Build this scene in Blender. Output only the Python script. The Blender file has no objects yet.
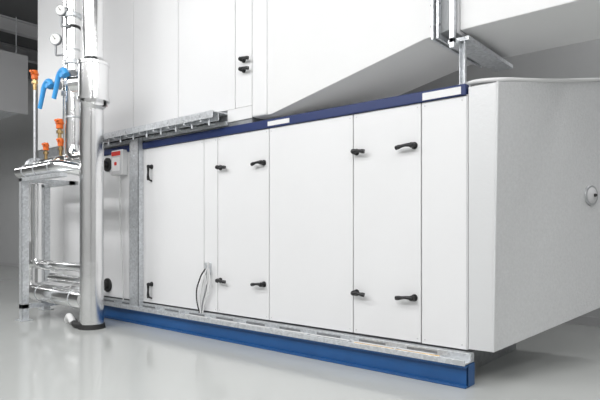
import bpy, bmesh, math, random
from mathutils import Vector, Matrix
random.seed(4)
sc = bpy.context.scene
sc.view_settings.view_transform = 'Standard'
sc.view_settings.look = 'None'

# ------------------------------------------------------------ materials
def mat(name, col, rough=0.5, metal=0.0, bump=0.0, bscale=60, var=0.0, vscale=4, spangle=False, spec=0.5, bdist=0.01):
    m = bpy.data.materials.new(name); m.use_nodes = True
    nt = m.node_tree; b = nt.nodes['Principled BSDF']
    b.inputs['Base Color'].default_value = (*col, 1)
    b.inputs['Roughness'].default_value = rough
    b.inputs['Metallic'].default_value = metal
    b.inputs['Specular IOR Level'].default_value = spec
    geo = nt.nodes.new('ShaderNodeNewGeometry')
    if var > 0:
        if spangle:
            n = nt.nodes.new('ShaderNodeTexVoronoi'); n.inputs['Scale'].default_value = vscale
            out = n.outputs['Color']
            bw = nt.nodes.new('ShaderNodeRGBToBW'); nt.links.new(out, bw.inputs[0]); out = bw.outputs[0]
        else:
            n = nt.nodes.new('ShaderNodeTexNoise'); n.inputs['Scale'].default_value = vscale
            n.inputs['Detail'].default_value = 4
            out = n.outputs['Fac']
        nt.links.new(geo.outputs['Position'], n.inputs['Vector'])
        mr = nt.nodes.new('ShaderNodeMapRange')
        mr.inputs['From Min'].default_value = 0.2; mr.inputs['From Max'].default_value = 0.8
        mr.inputs['To Min'].default_value = 1 - var; mr.inputs['To Max'].default_value = 1 + var
        nt.links.new(out, mr.inputs['Value'])
        mx = nt.nodes.new('ShaderNodeVectorMath'); mx.operation = 'SCALE'
        mx.inputs[0].default_value = col
        nt.links.new(mr.outputs['Result'], mx.inputs['Scale'])
        nt.links.new(mx.outputs['Vector'], b.inputs['Base Color'])
    if bump > 0:
        n2 = nt.nodes.new('ShaderNodeTexNoise'); n2.inputs['Scale'].default_value = bscale
        n2.inputs['Detail'].default_value = 3
        nt.links.new(geo.outputs['Position'], n2.inputs['Vector'])
        bp = nt.nodes.new('ShaderNodeBump'); bp.inputs['Strength'].default_value = bump
        bp.inputs['Distance'].default_value = bdist
        nt.links.new(n2.outputs['Fac'], bp.inputs['Height'])
        nt.links.new(bp.outputs['Normal'], b.inputs['Normal'])
    return m

M = dict(
 white=mat('white_panel_paint', (0.76,0.76,0.765), 0.36, var=0.015, vscale=1.5),
 ductw=mat('white_duct_paint', (0.74,0.74,0.74), 0.45, var=0.02, vscale=2),
 seam=mat('panel_gap_grey', (0.12,0.12,0.13), 0.7),
 frame=mat('frame_grey', (0.55,0.55,0.56), 0.45),
 cap=mat('cap_grey', (0.40,0.41,0.42), 0.35, 0.4),
 navy=mat('navy_rail_paint', (0.010,0.026,0.115), 0.4),
 blue=mat('blue_base_paint', (0.014,0.085,0.25), 0.4, var=0.12, vscale=6),
 galv=mat('galvanised_steel', (0.66,0.68,0.70), 0.40, 0.6, var=0.10, vscale=45, spangle=True),
 galvd=mat('galvanised_dark', (0.30,0.31,0.32), 0.5, 0.6, var=0.1, vscale=30, spangle=True),  # plain darker steel; only on base_core does it paint in shade
 alu=mat('aluminium_cladding', (0.88,0.88,0.88), 0.19, 1.0, bump=0.15, bscale=7, var=0.05, vscale=3),
 foil=mat('embossed_foil', (0.66,0.665,0.67), 0.42, 0.3, bump=0.7, bscale=75, var=0.06, vscale=50, bdist=0.006),
 foils=mat('foil_smooth', (0.66,0.665,0.67), 0.42, 0.15, bump=0.15, bscale=40),
 black=mat('black_plastic', (0.012,0.012,0.013), 0.35),
 rubber=mat('black_rubber', (0.02,0.02,0.02), 0.6),
 label=mat('white_label', (0.75,0.75,0.75), 0.5),
 red=mat('red_label', (0.6,0.03,0.02), 0.5),
 lblue=mat('blue_valve_lever', (0.05,0.34,0.74), 0.35),
 orange=mat('orange_plastic', (0.80,0.16,0.02), 0.4),
 brass=mat('brass', (0.55,0.38,0.18), 0.3, 1.0),
 dial=mat('gauge_dial', (0.75,0.75,0.72), 0.4),
 fabric=mat('flex_fabric', (0.42,0.43,0.44), 0.8, bump=0.2, bscale=80),
 floor=mat('epoxy_floor', (0.50,0.512,0.498), 0.11, var=0.03, vscale=0.8, bump=0.015, bscale=3),
 wall=mat('grey_wall_plaster', (0.58,0.585,0.59), 0.8, var=0.03, vscale=2),
 wallF=mat('front_wall_plaster', (0.45,0.45,0.45), 0.8, var=0.03, vscale=2),
 wallL=mat('grey_far_wall', (0.36,0.36,0.362), 0.8, var=0.05, vscale=1),
 ceil=mat('dark_ceiling', (0.12,0.122,0.125), 0.8),
 beam=mat('ceiling_steel', (0.55,0.55,0.56), 0.5, 0.3),
 cable=mat('white_cable', (0.72,0.72,0.72), 0.5),
)

# ------------------------------------------------------------ helpers
def empty(name, loc=(0,0,0)):
    e = bpy.data.objects.new(name, None); e.location = loc
    sc.collection.objects.link(e); return e

def finish(bm, name, m, parent=None, bevel=0.0, smooth=False, seg=2):
    bmesh.ops.recalc_face_normals(bm, faces=bm.faces)
    me = bpy.data.meshes.new(name); bm.to_mesh(me); bm.free()
    o = bpy.data.objects.new(name, me); sc.collection.objects.link(o)
    me.materials.append(M[m] if isinstance(m, str) else m)
    if smooth:
        for p in me.polygons: p.use_smooth = True
        try: me.set_sharp_from_angle(angle=math.radians(35))
        except Exception: pass
    if bevel > 0:
        md = o.modifiers.new('bevel', 'BEVEL'); md.width = bevel; md.segments = seg
        md.limit_method = 'ANGLE'; md.angle_limit = math.radians(40)
    if parent:
        o.parent = parent
        o.matrix_parent_inverse = Matrix.Translation(-Vector(parent.location))
    return o

def abox(bm, x0,x1,y0,y1,z0,z1):
    vs = [bm.verts.new(p) for p in [(x0,y0,z0),(x1,y0,z0),(x1,y1,z0),(x0,y1,z0),(x0,y0,z1),(x1,y0,z1),(x1,y1,z1),(x0,y1,z1)]]
    for f in [(0,1,2,3),(4,5,6,7),(0,1,5,4),(1,2,6,5),(2,3,7,6),(3,0,4,7)]:
        bm.faces.new([vs[i] for i in f])

def box(name, m, x0,x1,y0,y1,z0,z1, parent=None, bevel=0.0):
    bm = bmesh.new(); abox(bm, x0,x1,y0,y1,z0,z1)
    return finish(bm, name, m, parent, bevel)

def acyl(bm, p1, p2, r1, r2=None, n=24):
    p1=Vector(p1); p2=Vector(p2); r2 = r1 if r2 is None else r2
    d=(p2-p1); q = d.to_track_quat('Z','Y')
    A=[];B=[]
    for i in range(n):
        a=2*math.pi*i/n; v=Vector((math.cos(a),math.sin(a),0))
        A.append(bm.verts.new(p1+q@(v*r1))); B.append(bm.verts.new(p2+q@(v*r2)))
    for i in range(n):
        j=(i+1)%n; bm.faces.new([A[i],A[j],B[j],B[i]])
    bm.faces.new(A[::-1]); bm.faces.new(B)

def cyl(name, m, p1,p2,r1,r2=None,parent=None,n=32,bevel=0):
    bm=bmesh.new(); acyl(bm,p1,p2,r1,r2,n); return finish(bm,name,m,parent,bevel,True)

def fillet(pts, rad, k=8):
    pts=[Vector(p) for p in pts]; out=[pts[0]]
    for i in range(1,len(pts)-1):
        a,b,c=pts[i-1],pts[i],pts[i+1]
        r=min(rad,(a-b).length*.49,(c-b).length*.49)
        s=b+(a-b).normalized()*r; e=b+(c-b).normalized()*r
        for j in range(k+1):
            t=j/k; out.append(s*(1-t)**2+b*2*t*(1-t)+e*t*t)
    out.append(pts[-1]); return out

def atube(bm, pts, r, rad=0.1, n=24, k=8):
    P = fillet(pts, rad, k)
    rings=[]; q=None; prev=None
    for i,p in enumerate(P):
        if i==0: t=(P[1]-P[0])
        elif i==len(P)-1: t=P[-1]-P[-2]
        else: t=(P[i+1]-P[i]).normalized()+(P[i]-P[i-1]).normalized()
        t.normalize()
        if q is None: q=t.to_track_quat('Z','Y')
        else: q = prev.rotation_difference(t) @ q
        prev=t
        rr = r(i/(len(P)-1)) if callable(r) else r
        rings.append([bm.verts.new(p+q@(Vector((math.cos(2*math.pi*a/n),math.sin(2*math.pi*a/n),0))*rr)) for a in range(n)])
    for A,B in zip(rings,rings[1:]):
        for a in range(n):
            b=(a+1)%n; bm.faces.new([A[a],A[b],B[b],B[a]])
    bm.faces.new(rings[0][::-1]); bm.faces.new(rings[-1])

def tube(name,m,pts,r,rad=0.1,parent=None,n=24):
    bm=bmesh.new(); atube(bm,pts,r,rad,n); return finish(bm,name,m,parent,0,True)

# ------------------------------------------------------------ room
box('floor','floor',-19,6,-8,3.3,-0.1,0)
box('wall_back','wall',-19,6,3.0,3.2,0,5.4)
box('wall_left','wallL',-19.2,-18.6,-8,3.0,0,5.4)
box('wall_front','wallF',-19,6,-8.2,-8.0,0,5.4)
box('wall_right','wallF',6,6.2,-8,3.0,0,5.4)
box('ceiling','ceil',-19,6,-8,3.2,5.4,5.55)
box('baseboard_back','frame',-18.6,6,2.98,3.0,0,0.1)

bm=bmesh.new()
for x in [-17,-15.3,-13.6,-11.9,-10.2]:
    abox(bm,x-0.08,x+0.08,-7.9,2.9,5.12,5.15); abox(bm,x-0.015,x+0.015,-7.9,2.9,5.15,5.37); abox(bm,x-0.08,x+0.08,-7.9,2.9,5.37,5.4)
finish(bm,'ceiling_beam','beam')
for k,(yy,zz) in enumerate([(-0.4,4.85),(-1.9,4.7)]):
    e=empty('cable_tray',(-14,yy,zz))
    bm=bmesh.new()
    abox(bm,-18.5,-7.5,yy-0.2,yy-0.185,zz,zz+0.08); abox(bm,-18.5,-7.5,yy+0.185,yy+0.2,zz,zz+0.08)
    x=-18.4
    while x<-7.6:
        abox(bm,x,x+0.04,yy-0.185,yy+0.185,zz,zz+0.015)
        x+=0.3
    for x in (-16.2,-14.4,-12.6,-9.3):
        acyl(bm,(x,yy-0.19,zz+0.05),(x,yy-0.19,5.11),0.01,n=8); acyl(bm,(x,yy+0.19,zz+0.05),(x,yy+0.19,5.11),0.01,n=8)
        abox(bm,x-0.03,x+0.03,yy-0.22,yy+0.22,5.08,5.115)
    finish(bm,'tray','galv',e)

e=empty('ventilation_duct',(-10.5,0.6,3.9))
box('duct_body','galv',-12.5,-9.7,0.2,1.13,3.42,4.5,e,0.01)
bm=bmesh.new()
abox(bm,-9.73,-9.68,0.15,1.18,3.37,4.55); abox(bm,-11.1,-11.04,0.16,1.17,3.38,4.54)
finish(bm,'flange','frame',e,0.004)
bm=bmesh.new()
for x in (-12,-10):
    acyl(bm,(x,0.25,4.4),(x,0.25,5.39),0.012,n=8); acyl(bm,(x,1.08,4.4),(x,1.08,5.39),0.012,n=8)
finish(bm,'hanger_rods','galv',e)

# ------------------------------------------------------------ handles
def lever(name, parent, X, z, d, L, yf, vertical=False):
    bm=bmesh.new()
    ax = Vector((0,0,d)) if vertical else Vector((d,0,0))
    side = Vector((1,0,0)) if vertical else Vector((0,0,1))
    c=Vector((X,yf,z)); out=Vector((0,-1,0))
    acyl(bm,c,c+out*0.012,0.027,0.025,24)
    acyl(bm,c+out*0.012,c+out*0.05,0.019,0.016,20)
    acyl(bm,c+out*0.04,c+out*0.058,0.022,0.018,20)
    pts=[c+out*0.048-ax*0.012, c+out*0.052+ax*L*0.35+side*0.004, c+out*0.05+ax*L*0.7-side*0.003, c+out*0.04+ax*L-side*0.008]
    atube(bm,pts,lambda t:0.0155-0.004*math.sin(math.pi*min(1,t*1.2)) + (0.001 if t>0.8 else 0),0.05,14,5)
    return finish(bm,name,'black',parent,0,True)

# ------------------------------------------------------------ lower unit
AHU=empty('air_handling_unit',(-3.3,0.6,1.1))
XL=-6.55
box('casing_body','seam',XL,-0.002,0.012,1.3,0.2,2.0,AHU)
PT=1.975; PB=0.228
seams=[XL,-5.75,-4.85,-4.12,-3.82,-2.775,-2.565,-1.862,-0.938,-0.340]
for i,(a,b) in enumerate(zip(seams,seams[1:])):
    box('panel_%d'%(i+1),'white',a+0.004,b-0.004,-0.012,0.012,PB+0.003,PT-0.002,AHU,0.004)
box('end_frame','white',-0.336,0.0,-0.012,0.012,PB,PT-0.002,AHU,0.004)
box('top_panel','white',XL,0.0,0.02,1.3,2.0,2.05,AHU)
box('top_rail','navy',-3.86,0.004,-0.03,0.03,PT,2.052,AHU,0.006)
box('top_rail_far','navy',XL,-4.12,-0.03,0.03,PT,2.052,AHU,0.006)
box('rail_label_1','label',-0.32,-0.03,-0.0335,-0.03,1.983,2.035,AHU)
box('rail_label_2','label',-1.86,-1.60,-0.0335,-0.03,1.99,2.03,AHU)
box('end_profile','frame',-0.002,0.012,-0.01,1.3,PB,1.98,AHU,0.003)

for nm,X,z,d,L in [('lever_1',-0.395,1.668,-1,.13),('lever_2',-0.395,0.553,-1,.13),
                 ('lever_3',-0.905,1.668,1,.10),('lever_4',-0.905,0.553,1,.10),
                 ('lever_5',-1.925,1.665,-1,.12),('lever_6',-1.925,0.553,-1,.12),
                 ('lever_7',-2.52,1.665,1,.11),('lever_8',-2.52,0.553,1,.11)]:
    lever(nm,AHU,X,z,d,L,-0.012)
lever('lever_9',AHU,-3.68,1.76,-1,.15,-0.012,True)
lever('lever_10',AHU,-3.68,0.44,-1,.15,-0.012,True)
tube('grip_1','black',[(-3.68,-0.012,1.78),(-3.68,-0.06,1.76),(-3.68,-0.06,1.62),(-3.68,-0.012,1.60)],0.009,0.03,AHU,12)
tube('grip_2','black',[(-3.68,-0.012,0.46),(-3.68,-0.06,0.44),(-3.68,-0.06,0.30),(-3.68,-0.012,0.28)],0.009,0.03,AHU,12)

bm=bmesh.new()
y0=-0.115; BL=-4.8
abox(bm,BL,0.055,y0,y0+0.012,0.0,0.150)
abox(bm,BL,0.055,y0-0.035,y0+0.02,0.0,0.014)
abox(bm,BL,0.055,y0-0.035,y0+0.02,0.136,0.150)
abox(bm,0.043,0.055,y0,0.0,0.0,0.150)
finish(bm,'base_beam','blue',AHU,0.003)
box('base_core','galvd',-4.8,-0.10,0.0,1.29,0.0,0.2,AHU)  # dark grey colour paints in the shadow under the plenum
box('base_core_far','frame',XL,-4.8,0.0,1.29,0.0,0.2,AHU)
bm=bmesh.new()
abox(bm,BL,0.05,-0.15,0.0,0.155,0.165)
abox(bm,BL,0.05,-0.158,-0.148,0.150,0.188)
abox(bm,BL,0.05,-0.06,0.0,0.165,0.215)
x=-4.7
while x<-0.2:
    abox(bm,x,x+0.012,-0.149,-0.055,0.165,0.186)
    acyl(bm,(x+0.15,-0.1,0.165),(x+0.15,-0.1,0.180),0.012,n=6)
    x+=0.42
finish(bm,'base_ledge','galv',AHU,0.002)
bm=bmesh.new()
x=-4.65
while x<-0.3:
    abox(bm,x,x+0.30,-0.13,-0.085,0.166,0.170)
    abox(bm,x+0.02,x+0.26,-0.0605,-0.06,0.182,0.200)
    x+=0.42
finish(bm,'ledge_slots','galvd',AHU)
tube('copper_strip','brass',[(-0.85,-0.12,0.18),(-0.35,-0.125,0.18),(-0.15,-0.11,0.18)],0.006,0.05,AHU,8)
tube('wire_along_ledge','cable',[(-3.0,-0.075,0.178),(-2.0,-0.09,0.178),(-1.2,-0.075,0.178),(-0.2,-0.08,0.178)],0.006,0.3,AHU,8)
bm=bmesh.new()
abox(bm,-4.02,-3.84,-0.085,-0.075,0.17,2.14)
abox(bm,-4.02,-4.01,-0.085,-0.014,0.17,2.14); abox(bm,-3.85,-3.84,-0.085,-0.014,0.17,2.14)
abox(bm,-4.05,-3.81,-0.10,-0.014,0.17,0.185)
for z in (0.3,0.7,1.1,1.5,1.9): acyl(bm,(-3.93,-0.085,z),(-3.93,-0.094,z),0.014,n=6)
finish(bm,'column','galv',AHU,0.003)
bm=bmesh.new()
for a,b in zip(seams[4:],seams[5:]+[0]):
    for X in (a+0.03,b-0.03):
        for z in (PT-0.03,PB+0.03): acyl(bm,(X,-0.012,z),(X,-0.015,z),0.005,n=8)
finish(bm,'screws','frame',AHU)

# ------------------------------------------------------------ upper unit
UP=empty('air_handling_unit',(-4.3,0.6,3.3))
UZ=2.215; UT=4.6
box('casing_body','seam',XL,-2.0,0.012,1.3,UZ,UT,UP)
us=[XL,-5.75,-4.86,-4.057,-3.203,-2.313,-2.082]
for i,(a,b) in enumerate(zip(us,us[1:])):
    box('panel_%d'%(i+1),'white',a+0.004,b-0.004,-0.012,0.012,UZ+0.003,UT,UP,0.004)
box('corner_post','white',-2.079,-1.885,-0.022,1.3,2.10,UT,UP,0.02)
lever('lever_1',UP,-2.19,2.66,1,.10,-0.012)
lever('lever_2',UP,-2.19,2.565,1,.10,-0.012)
lever('lever_3',UP,-2.19,3.7,1,.10,-0.012)
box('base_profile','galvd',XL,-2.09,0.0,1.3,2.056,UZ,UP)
box('base_profile_rail','white',-2.42,-2.085,-0.012,0.0,2.10,UZ,UP)
bm=bmesh.new()
abox(bm,-4.75,-2.42,-0.20,-0.002,2.175,2.185)
abox(bm,-4.75,-2.42,-0.205,-0.197,2.12,2.19)
abox(bm,-4.75,-2.42,-0.13,-0.122,2.10,2.175)
abox(bm,-4.75,-2.42,-0.03,-0.002,2.07,2.11)
x=-4.7
while x<-2.45:
    abox(bm,x,x+0.025,-0.197,-0.002,2.10,2.125)
    acyl(bm,(x+0.012,-0.205,2.155),(x+0.012,-0.214,2.155),0.012,n=6)
    acyl(bm,(x+0.10,-0.16,2.06),(x+0.10,-0.16,2.18),0.010,n=8)
    x+=0.26
finish(bm,'gutter_rail','galv',UP,0.002)
tube('gutter_cable','rubber',[(-4.7,-0.09,2.11),(-4.0,-0.08,2.10),(-3.3,-0.09,2.115),(-2.5,-0.08,2.11)],0.010,0.4,UP,10)

# ------------------------------------------------------------ upper duct
DU=empty('ventilation_duct',(-0.5,0.4,3.0))
def prism(name,m,sec,parent,bevel=0.0):
    bm=bmesh.new(); rings=[]
    for (x,ya,yb,za,zb) in sec:
        rings.append([bm.verts.new(p) for p in [(x,ya,za),(x,yb,za),(x,yb,zb),(x,ya,zb)]])
    for A,B in zip(rings,rings[1:]):
        for i in range(4):
            j=(i+1)%4; bm.faces.new([A[i],A[j],B[j],B[i]])
    bm.faces.new(rings[0]); bm.faces.new(rings[-1][::-1])
    return finish(bm,name,m,parent,bevel)
prism('rising_transition','ductw',[(-1.885,-0.012,0.80,2.10,4.2),(-1.83,-0.012,0.80,2.10,4.2),(-0.31,-0.012,0.80,2.43,4.2),(-0.245,-0.012,0.80,2.435,4.2)],DU,0.006)
def flange(name,x0,x1,ya,yb,za,zb,w,m='galv'):
    bm=bmesh.new()
    abox(bm,x0,x1,ya-w,ya,za-w,zb+w); abox(bm,x0,x1,yb,yb+w,za-w,zb+w)
    abox(bm,x0,x1,ya,yb,za-w,za); abox(bm,x0,x1,ya,yb,zb,zb+w)
    return finish(bm,name,m,DU,0.002)
flange('flange_1',-0.247,-0.228,-0.012,0.80,2.435,4.2,0.035)
flange('flange_2',-0.205,-0.188,-0.012,0.80,2.435,4.2,0.035)
prism('flex_joint','fabric',[(-0.23,0.0,0.79,2.445,4.19),(-0.15,0.02,0.77,2.465,4.17),(-0.04,0.0,0.79,2.445,4.19)],DU)
flange('flange_3',-0.060,-0.045,-0.012,0.80,2.43,4.2,0.022,'frame')
prism('straight_run','ductw',[(-0.045,-0.012,0.80,2.43,4.2),(3.6,-0.012,0.80,2.43,4.2)],DU,0.006)
flange('flange_5',1.45,1.49,-0.012,0.80,2.43,4.2,0.03)
bm=bmesh.new()
for z in [2.5+i*0.15 for i in range(11)]:
    acyl(bm,(-0.255,-0.03,z),(-0.18,-0.03,z),0.008,n=6)
finish(bm,'flange_bolts','galvd',DU)

ST=empty('steel_strut_post',(-0.09,-0.0,2.05))
bm=bmesh.new()
X=-0.045;Y=0.02
abox(bm,X-0.02,X+0.02,Y+0.03,Y+0.034,2.054,2.39)
abox(bm,X-0.02,X-0.016,Y,Y+0.034,2.054,2.39); abox(bm,X+0.016,X+0.02,Y,Y+0.034,2.054,2.39)
abox(bm,X-0.04,X+0.04,Y-0.01,Y+0.06,2.053,2.06)
abox(bm,-0.15,X+0.05,Y,0.9,2.365,2.393)
# part in front of the duct, running on up to the roof
abox(bm,X-0.045,X-0.012,-0.085,-0.055,2.30,5.39)
abox(bm,X-0.045,X-0.012,-0.085,0.05,2.335,2.365)
finish(bm,'strut','galv',ST,0.001)

# ------------------------------------------------------------ right hood duct
HD=empty('insulated_duct_plenum',(0.4,0.6,1.1))
bm=bmesh.new()
k=1.25
def V(*p): return bm.verts.new(p)
x1,y1=0.207+0.393*k,1.077*k
zt1=2.02+0.165*k; zb1=0.235+0.217*k
a0=V(0.014,-0.008,0.232); a1=V(0.014,-0.008,2.03)
b0=V(0.185,-0.008,0.235); b1=V(0.215,-0.008,2.03)
c0=V(x1,y1,zb1); c1=V(x1,y1,zt1)
d0=V(0.014,y1,zb1); d1=V(0.014,y1,zt1)
for f in [(a0,b0,b1,a1),(b0,c0,c1,b1),(c0,d0,d1,c1),(d0,a0,a1,d1)]: bm.faces.new(f)
bm.faces.new((a1,b1,c1)); bm.faces.new((a1,c1,d1))
bm.faces.new((a0,c0,b0)); bm.faces.new((a0,d0,c0))
finish(bm,'plenum_shell','foil',HD,0.008)
bm=bmesh.new()
vs=[bm.verts.new(p) for p in [(0.016,-0.012,0.236),(0.18,-0.012,0.239),(0.209,-0.012,2.026),(0.016,-0.012,2.026),(0.016,-0.0075,0.236),(0.18,-0.0075,0.239),(0.209,-0.0075,2.026),(0.016,-0.0075,2.026)]]
for f in [(0,1,2,3),(4,5,6,7),(0,1,5,4),(1,2,6,5),(2,3,7,6),(3,0,4,7)]: bm.faces.new([vs[i] for i in f])
finish(bm,'front_strip','foils',HD,0.001)
tube('edge_bead','foils',[(0.184,-0.009,0.24),(0.214,-0.009,2.03)],0.010,0.1,HD,10)
D=Vector((0.393,1.077,0)).normalized(); N=Vector((D.y,-D.x,0))
s=1.045
cp=Vector((0.198,-0.008,0))+D*s; cp.z=1.05+34*0.0077
bm=bmesh.new()
acyl(bm,cp+N*-0.01,cp+N*0.014,0.082,0.076,32)
finish(bm,'cap_flange','cap',HD,0.002,True)
bm=bmesh.new()
acyl(bm,cp+N*0.014,cp+N*0.034,0.062,0.032,32)
finish(bm,'cap_dome','frame',HD,0.002,True)
bm=bmesh.new()
acyl(bm,cp+N*0.034,cp+N*0.05,0.014,0.010,16)
finish(bm,'cap_pin','black',HD,0.002,True)
tube('hose','cable',[(-0.10,0.10,2.075),(0.05,0.04,2.075),(0.22,0.06,2.06),(0.40,0.50,2.11),(x1-0.03,y1-0.1,zt1+0.005)],0.014,0.15,HD,12)

# ------------------------------------------------------------ pipework
PW=empty('insulated_pipework',(-4.3,-0.6,0))
Y=-0.6
cyl('riser_lower','alu',(-3.92,Y,0.03),(-3.92,Y,2.44),0.122,parent=PW,n=48)
cyl('riser_upper','alu',(-3.89,Y,2.75),(-3.89,Y,5.39),0.105,parent=PW,n=48)
bm=bmesh.new()
for z in (0.62,1.25,1.9): acyl(bm,(-3.92,Y,z),(-3.92,Y,z+0.012),0.1245,n=48)
for z in (3.3,4.0): acyl(bm,(-3.89,Y,z),(-3.89,Y,z+0.012),0.1075,n=48)
finish(bm,'riser_bands','alu',PW,0,True)
bm=bmesh.new()
acyl(bm,(-3.89,Y,2.45),(-3.89,Y,2.80),0.155,n=48)
acyl(bm,(-3.89,Y,2.42),(-3.89,Y,2.45),0.168,n=48)
acyl(bm,(-3.89,Y,2.80),(-3.89,Y,2.83),0.166,n=48)
acyl(bm,(-3.89,Y,2.83),(-3.89,Y,2.88),0.15,0.106,48)
acyl(bm,(-3.91,Y,2.38),(-3.89,Y,2.42),0.123,0.15,48)
finish(bm,'valve_jacket','alu',PW,0,True)
cyl('jacket_nozzle','alu',(-3.89,Y,2.62),(-4.12,Y-0.10,2.62),0.09,parent=PW)
tube('riser_small','alu',[(-4.33,Y,5.39),(-4.33,Y,1.845),(-4.0,Y,1.845)],0.075,0.16,PW,32)
tube('riser_thin','alu',[(-4.66,Y+0.08,5.39),(-4.66,Y+0.08,1.9)],0.035,0.1,PW,24)
tube('header_upper','alu',[(-5.75,Y+0.1,0.9),(-5.75,Y+0.1,1.85),(-4.55,Y+0.1,1.85),(-4.03,Y+0.02,1.85)],0.088,0.16,PW,32)
tube('header_front','alu',[(-4.05,Y-0.05,1.70),(-4.20,Y-0.22,1.74),(-5.18,Y-0.22,1.74)],0.070,0.12,PW,32)
tube('line_lower_small','alu',[(-4.02,Y,0.64),(-5.42,Y,0.64),(-5.42,Y,0.36)],0.05,0.10,PW,24)
tube('line_lower_big','alu',[(-3.98,Y-0.03,0.30),(-5.30,Y-0.03,0.30),(-5.30,-0.10,0.30)],0.105,0.18,PW,32)
tube('line_mid','alu',[(-5.1,Y+0.12,0.47),(-4.0,Y+0.12,0.47)],0.055,0.1,PW,24)
tube('elbow_left','alu',[(-5.06,Y-0.1,1.60),(-5.06,Y-0.1,0.64),(-4.7,Y,0.60)],0.04,0.1,PW,24)
bm=bmesh.new()
for x in (-5.3,-4.85,-4.62): acyl(bm,(x,Y+0.1,1.85),(x+0.02,Y+0.1,1.85),0.091,n=32)
for x in (-5.0,-4.6,-4.2): acyl(bm,(x,Y-0.03,0.30),(x+0.02,Y-0.03,0.30),0.108,n=32)
for x in (-5.0,-4.7,-4.35): acyl(bm,(x,Y-0.22,1.74),(x+0.02,Y-0.22,1.74),0.073,n=32)
for z in (2.3,3.05): acyl(bm,(-4.33,Y,z),(-4.33,Y,z+0.02),0.078,n=32)
finish(bm,'line_bands','galv',PW,0,True)
bm=bmesh.new()
for z in (2.66,2.90,3.42): acyl(bm,(-4.33,Y,z),(-4.33,Y,z+0.05),0.092,n=32)
for z in (2.62,2.82): acyl(bm,(-4.66,Y+0.08,z),(-4.66,Y+0.08,z+0.05),0.055,n=8)
for x in (-5.55,-5.50): acyl(bm,(x,Y+0.1,1.85),(x+0.03,Y+0.1,1.85),0.12,n=32)
finish(bm,'riser_flanges','galv',PW,0.004,True)
bm=bmesh.new()
for z in (2.78,3.30): acyl(bm,(-4.33,Y,z),(-4.33,Y,z+0.03),0.080,n=32)
acyl(bm,(-5.53,Y+0.1,1.85),(-5.51,Y+0.1,1.85),0.112,n=32)
finish(bm,'gaskets','rubber',PW,0,True)
bm=bmesh.new()
acyl(bm,(-3.92,Y,0.0),(-3.92,Y,0.05),0.14,0.13,40)
atube(bm,[(-3.92,Y-0.1,0.035),(-4.05,Y-0.12,0.035),(-4.22,Y-0.04,0.04)],0.035,0.1,16)
finish(bm,'rubber_foot','rubber',PW,0,True)
tube('white_hose_end','cable',[(-4.14,Y-0.10,0.05),(-4.22,Y-0.10,0.12),(-4.34,Y-0.06,0.05)],0.035,0.06,PW,16)
for z,nm in ((1.855,'top'),(0.37,'bottom')):
    bm=bmesh.new()
    acyl(bm,(-4.60,-0.012,z),(-4.60,-0.035,z),0.085,n=32); acyl(bm,(-4.60,-0.035,z),(-4.60,-0.30,z),0.045,n=24)
    finish(bm,'unit_connection_'+nm,'rubber',PW,0.003,True)
tube('branch_top','alu',[(-4.60,-0.26,1.855),(-4.60,Y,1.855)],0.06,0.1,PW,24)
tube('branch_bottom','alu',[(-4.60,-0.26,0.37),(-4.60,Y+0.02,0.33)],0.06,0.1,PW,24)

def bvalve(X,z):
    e=empty('ball_valve',(X,Y,z))
    bm=bmesh.new()
    acyl(bm,(X,Y+0.02,z),(X,Y-0.10,z),0.04,0.034,20)
    acyl(bm,(X-0.075,Y-0.04,z),(X+0.075,Y-0.04,z),0.045,n=6)
    finish(bm,'valve_body','galvd',e,0.003,True)
    bm=bmesh.new()
    acyl(bm,(X,Y-0.10,z),(X,Y-0.15,z),0.060,0.050,20)
    atube(bm,[(X+0.095,Y-0.13,z-0.04),(X+0.04,Y-0.13,z+0.03),(X-0.05,Y-0.13,z+0.02),(X-0.09,Y-0.14,z-0.05),(X-0.10,Y-0.15,z-0.14),(X-0.14,Y-0.16,z-0.27)],lambda t:0.033-0.008*t,0.05,16)
    finish(bm,'lever','lblue',e,0,True)
bvalve(-4.31,2.78)
bvalve(-4.66,2.72)

def gauge(X,y,z,r=0.055):
    e=empty('pressure_gauge',(X,y,z))
    f=Vector((0.55,-0.83,0.0)); f.normalize()
    c=Vector((X,y,z))
    bm=bmesh.new(); acyl(bm,c-f*0.02,c+f*0.02,r,n=32); acyl(bm,c+Vector((0,0,-r)),c+Vector((0,0,-r-0.09)),0.012,n=12)
    atube(bm,[c+Vector((0,0,-r-0.08)),c+Vector((0,0,-r-0.12)),c+Vector((0.10,0.04,-r-0.12))],0.011,0.03,12)
    finish(bm,'case','galvd',e,0.003,True)
    bm=bmesh.new(); acyl(bm,c+f*0.0201,c+f*0.0215,r*0.86,n=32); finish(bm,'dial','dial',e)
    q=f.cross(Vector((0,0,1)))
    bm=bmesh.new(); acyl(bm,c+f*0.023,c+f*0.023+(Vector((0,0,1))*0.7+q*0.5)*r*0.75,0.003,n=6); acyl(bm,c+f*0.021,c+f*0.027,0.007,n=12)
    finish(bm,'needle','black',e)
gauge(-4.74,Y,3.28,0.07)
gauge(-4.36,Y-0.12,3.48,0.06)

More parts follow.
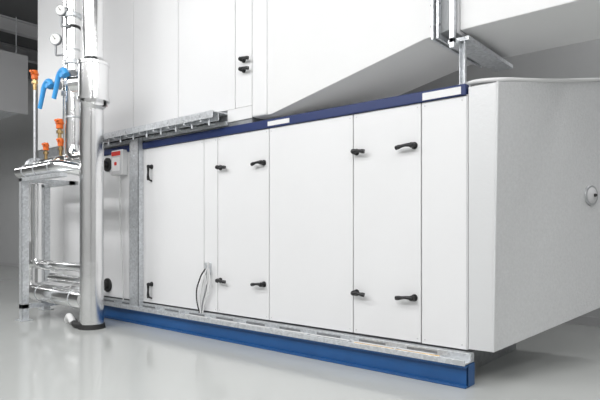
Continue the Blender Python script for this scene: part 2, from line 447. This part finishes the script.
def orange(X,y,z,s=1.0):
    e=empty('valve_actuator',(X,y,z))
    bm=bmesh.new(); acyl(bm,(X,y,z),(X,y,z+0.05*s),0.035*s,n=16); acyl(bm,(X,y,z+0.05*s),(X,y,z+0.10*s),0.045*s,0.03*s,16)
    acyl(bm,(X,y,z+0.07*s),(X+0.05*s,y-0.07*s,z+0.07*s),0.014*s,n=10)
    finish(bm,'orange_cap','orange',e,0.003,True)
    bm=bmesh.new(); acyl(bm,(X,y,z-0.12*s),(X,y,z),0.02*s,n=12); acyl(bm,(X,y,z-0.05*s),(X,y,z-0.02*s),0.034*s,n=6)
    finish(bm,'stem','brass',e,0,True)
orange(-4.52,Y-0.06,2.20,1.1)
orange(-4.50,Y-0.06,2.00,0.9)
orange(-4.95,Y-0.02,2.00,0.9)
orange(-5.25,Y-0.02,2.90,1.1)
tube('vent_line','galv',[(-5.25,Y-0.02,1.9),(-5.25,Y-0.02,2.80)],0.016,0.1,PW,12)

SS=empty('pipe_support_stand',(-4.95,-0.85,0))
bm=bmesh.new()
def leg(x,y,z1):
    w=0.04
    abox(bm,x-w,x+w,y-w,y-w+0.006,0,z1); abox(bm,x-w,x-w+0.006,y-w,y+w,0,z1); abox(bm,x+w-0.006,x+w,y-w,y+w,0,z1)
    abox(bm,x-0.08,x+0.08,y-0.07,y+0.07,0,0.012)
leg(-4.98,-0.86,1.64); leg(-5.65,-0.30,1.64)
abox(bm,-5.02,-4.02,-0.90,-0.82,1.61,1.65)
abox(bm,-5.02,-4.94,-0.90,-0.22,1.61,1.655)
abox(bm,-5.70,-4.94,-0.34,-0.26,1.61,1.655)
abox(bm,-5.02,-4.94,-0.90,-0.22,0.14,0.19)
finish(bm,'frame','galv',SS,0.002)

# ------------------------------------------------------------ control box, cables
CB=empty('control_box',(-4.27,-0.02,1.85))
box('housing','label',-4.40,-4.16,-0.09,-0.013,1.70,2.00,CB,0.008)
box('cover','frame',-4.385,-4.175,-0.10,-0.09,1.715,1.985,CB,0.004)
box('red_band','red',-4.375,-4.185,-0.103,-0.10,1.93,1.98,CB)
box('sticker','label',-4.36,-4.20,-0.103,-0.10,1.75,1.91,CB)
box('red_button','red',-4.30,-4.26,-0.115,-0.10,1.815,1.855,CB,0.006)
tube('conduit','cable',[(-4.28,-0.05,1.72),(-4.28,-0.05,1.2),(-4.20,-0.05,0.2)],0.009,0.2,CB,10)

EC=empty('electrical_cable',(-2.7,-0.03,0.6))
box('junction_plate','galv',-2.74,-2.66,-0.04,-0.012,0.60,0.72,EC,0.004)
for i,(dx,m) in enumerate([(0,'cable'),(0.03,'galvd'),(-0.03,'rubber'),(0.05,'cable')]):
    X=-2.70+dx*0.6
    tube('wire_%d'%(i+1),m,[(X,-0.04,0.66),(X+dx,-0.07,0.60),(X-0.06+dx*2,-0.06,0.45),(X-0.10+dx,-0.05,0.33),(X-0.07,-0.06,0.21)],0.007,0.12,EC,8)
tube('loop','cable',[(-2.66,-0.04,0.70),(-2.62,-0.09,0.74),(-2.63,-0.08,0.60),(-2.72,-0.05,0.40)],0.006,0.05,EC,8)

# ------------------------------------------------------------ lights
def area(name,loc,rot,sx,sy,e,col=(1,1,1)):
    l=bpy.data.lights.new(name,'AREA'); l.shape='RECTANGLE'; l.size=sx; l.size_y=sy; l.energy=e; l.color=col
    o=bpy.data.objects.new(name,l); o.location=loc; o.rotation_euler=rot; sc.collection.objects.link(o)
area('ceiling_lamp_row',(-2.5,-3.6,5.2),(math.radians(12),0,0),10,0.7,195)
area('ceiling_lamp_row',(-2.5,-6.2,5.2),(math.radians(28),0,0),10,0.7,410)
area('ceiling_lamp_row',(-13,-3,5.0),(0,0,0),6,0.7,150)
area('ceiling_lamp_row',(2.6,1.9,5.2),(0,0,0),3,0.8,75)
area('ceiling_lamp_row',(4.4,-2.5,5.2),(0,math.radians(15),0),0.7,5,150)

w=bpy.data.worlds.new('world'); sc.world=w; w.use_nodes=True
bg=w.node_tree.nodes['Background']; bg.inputs[0].default_value=(0.93,0.96,1.0,1); bg.inputs[1].default_value=0.5

cam=bpy.data.cameras.new('camera'); co=bpy.data.objects.new('camera',cam); sc.collection.objects.link(co)
cam.sensor_width=36; cam.lens=32.4; cam.shift_y=0.05
co.location=(1.524,-3.572,1.05); co.rotation_euler=(math.radians(90),0,math.radians(40.29))
sc.camera=co
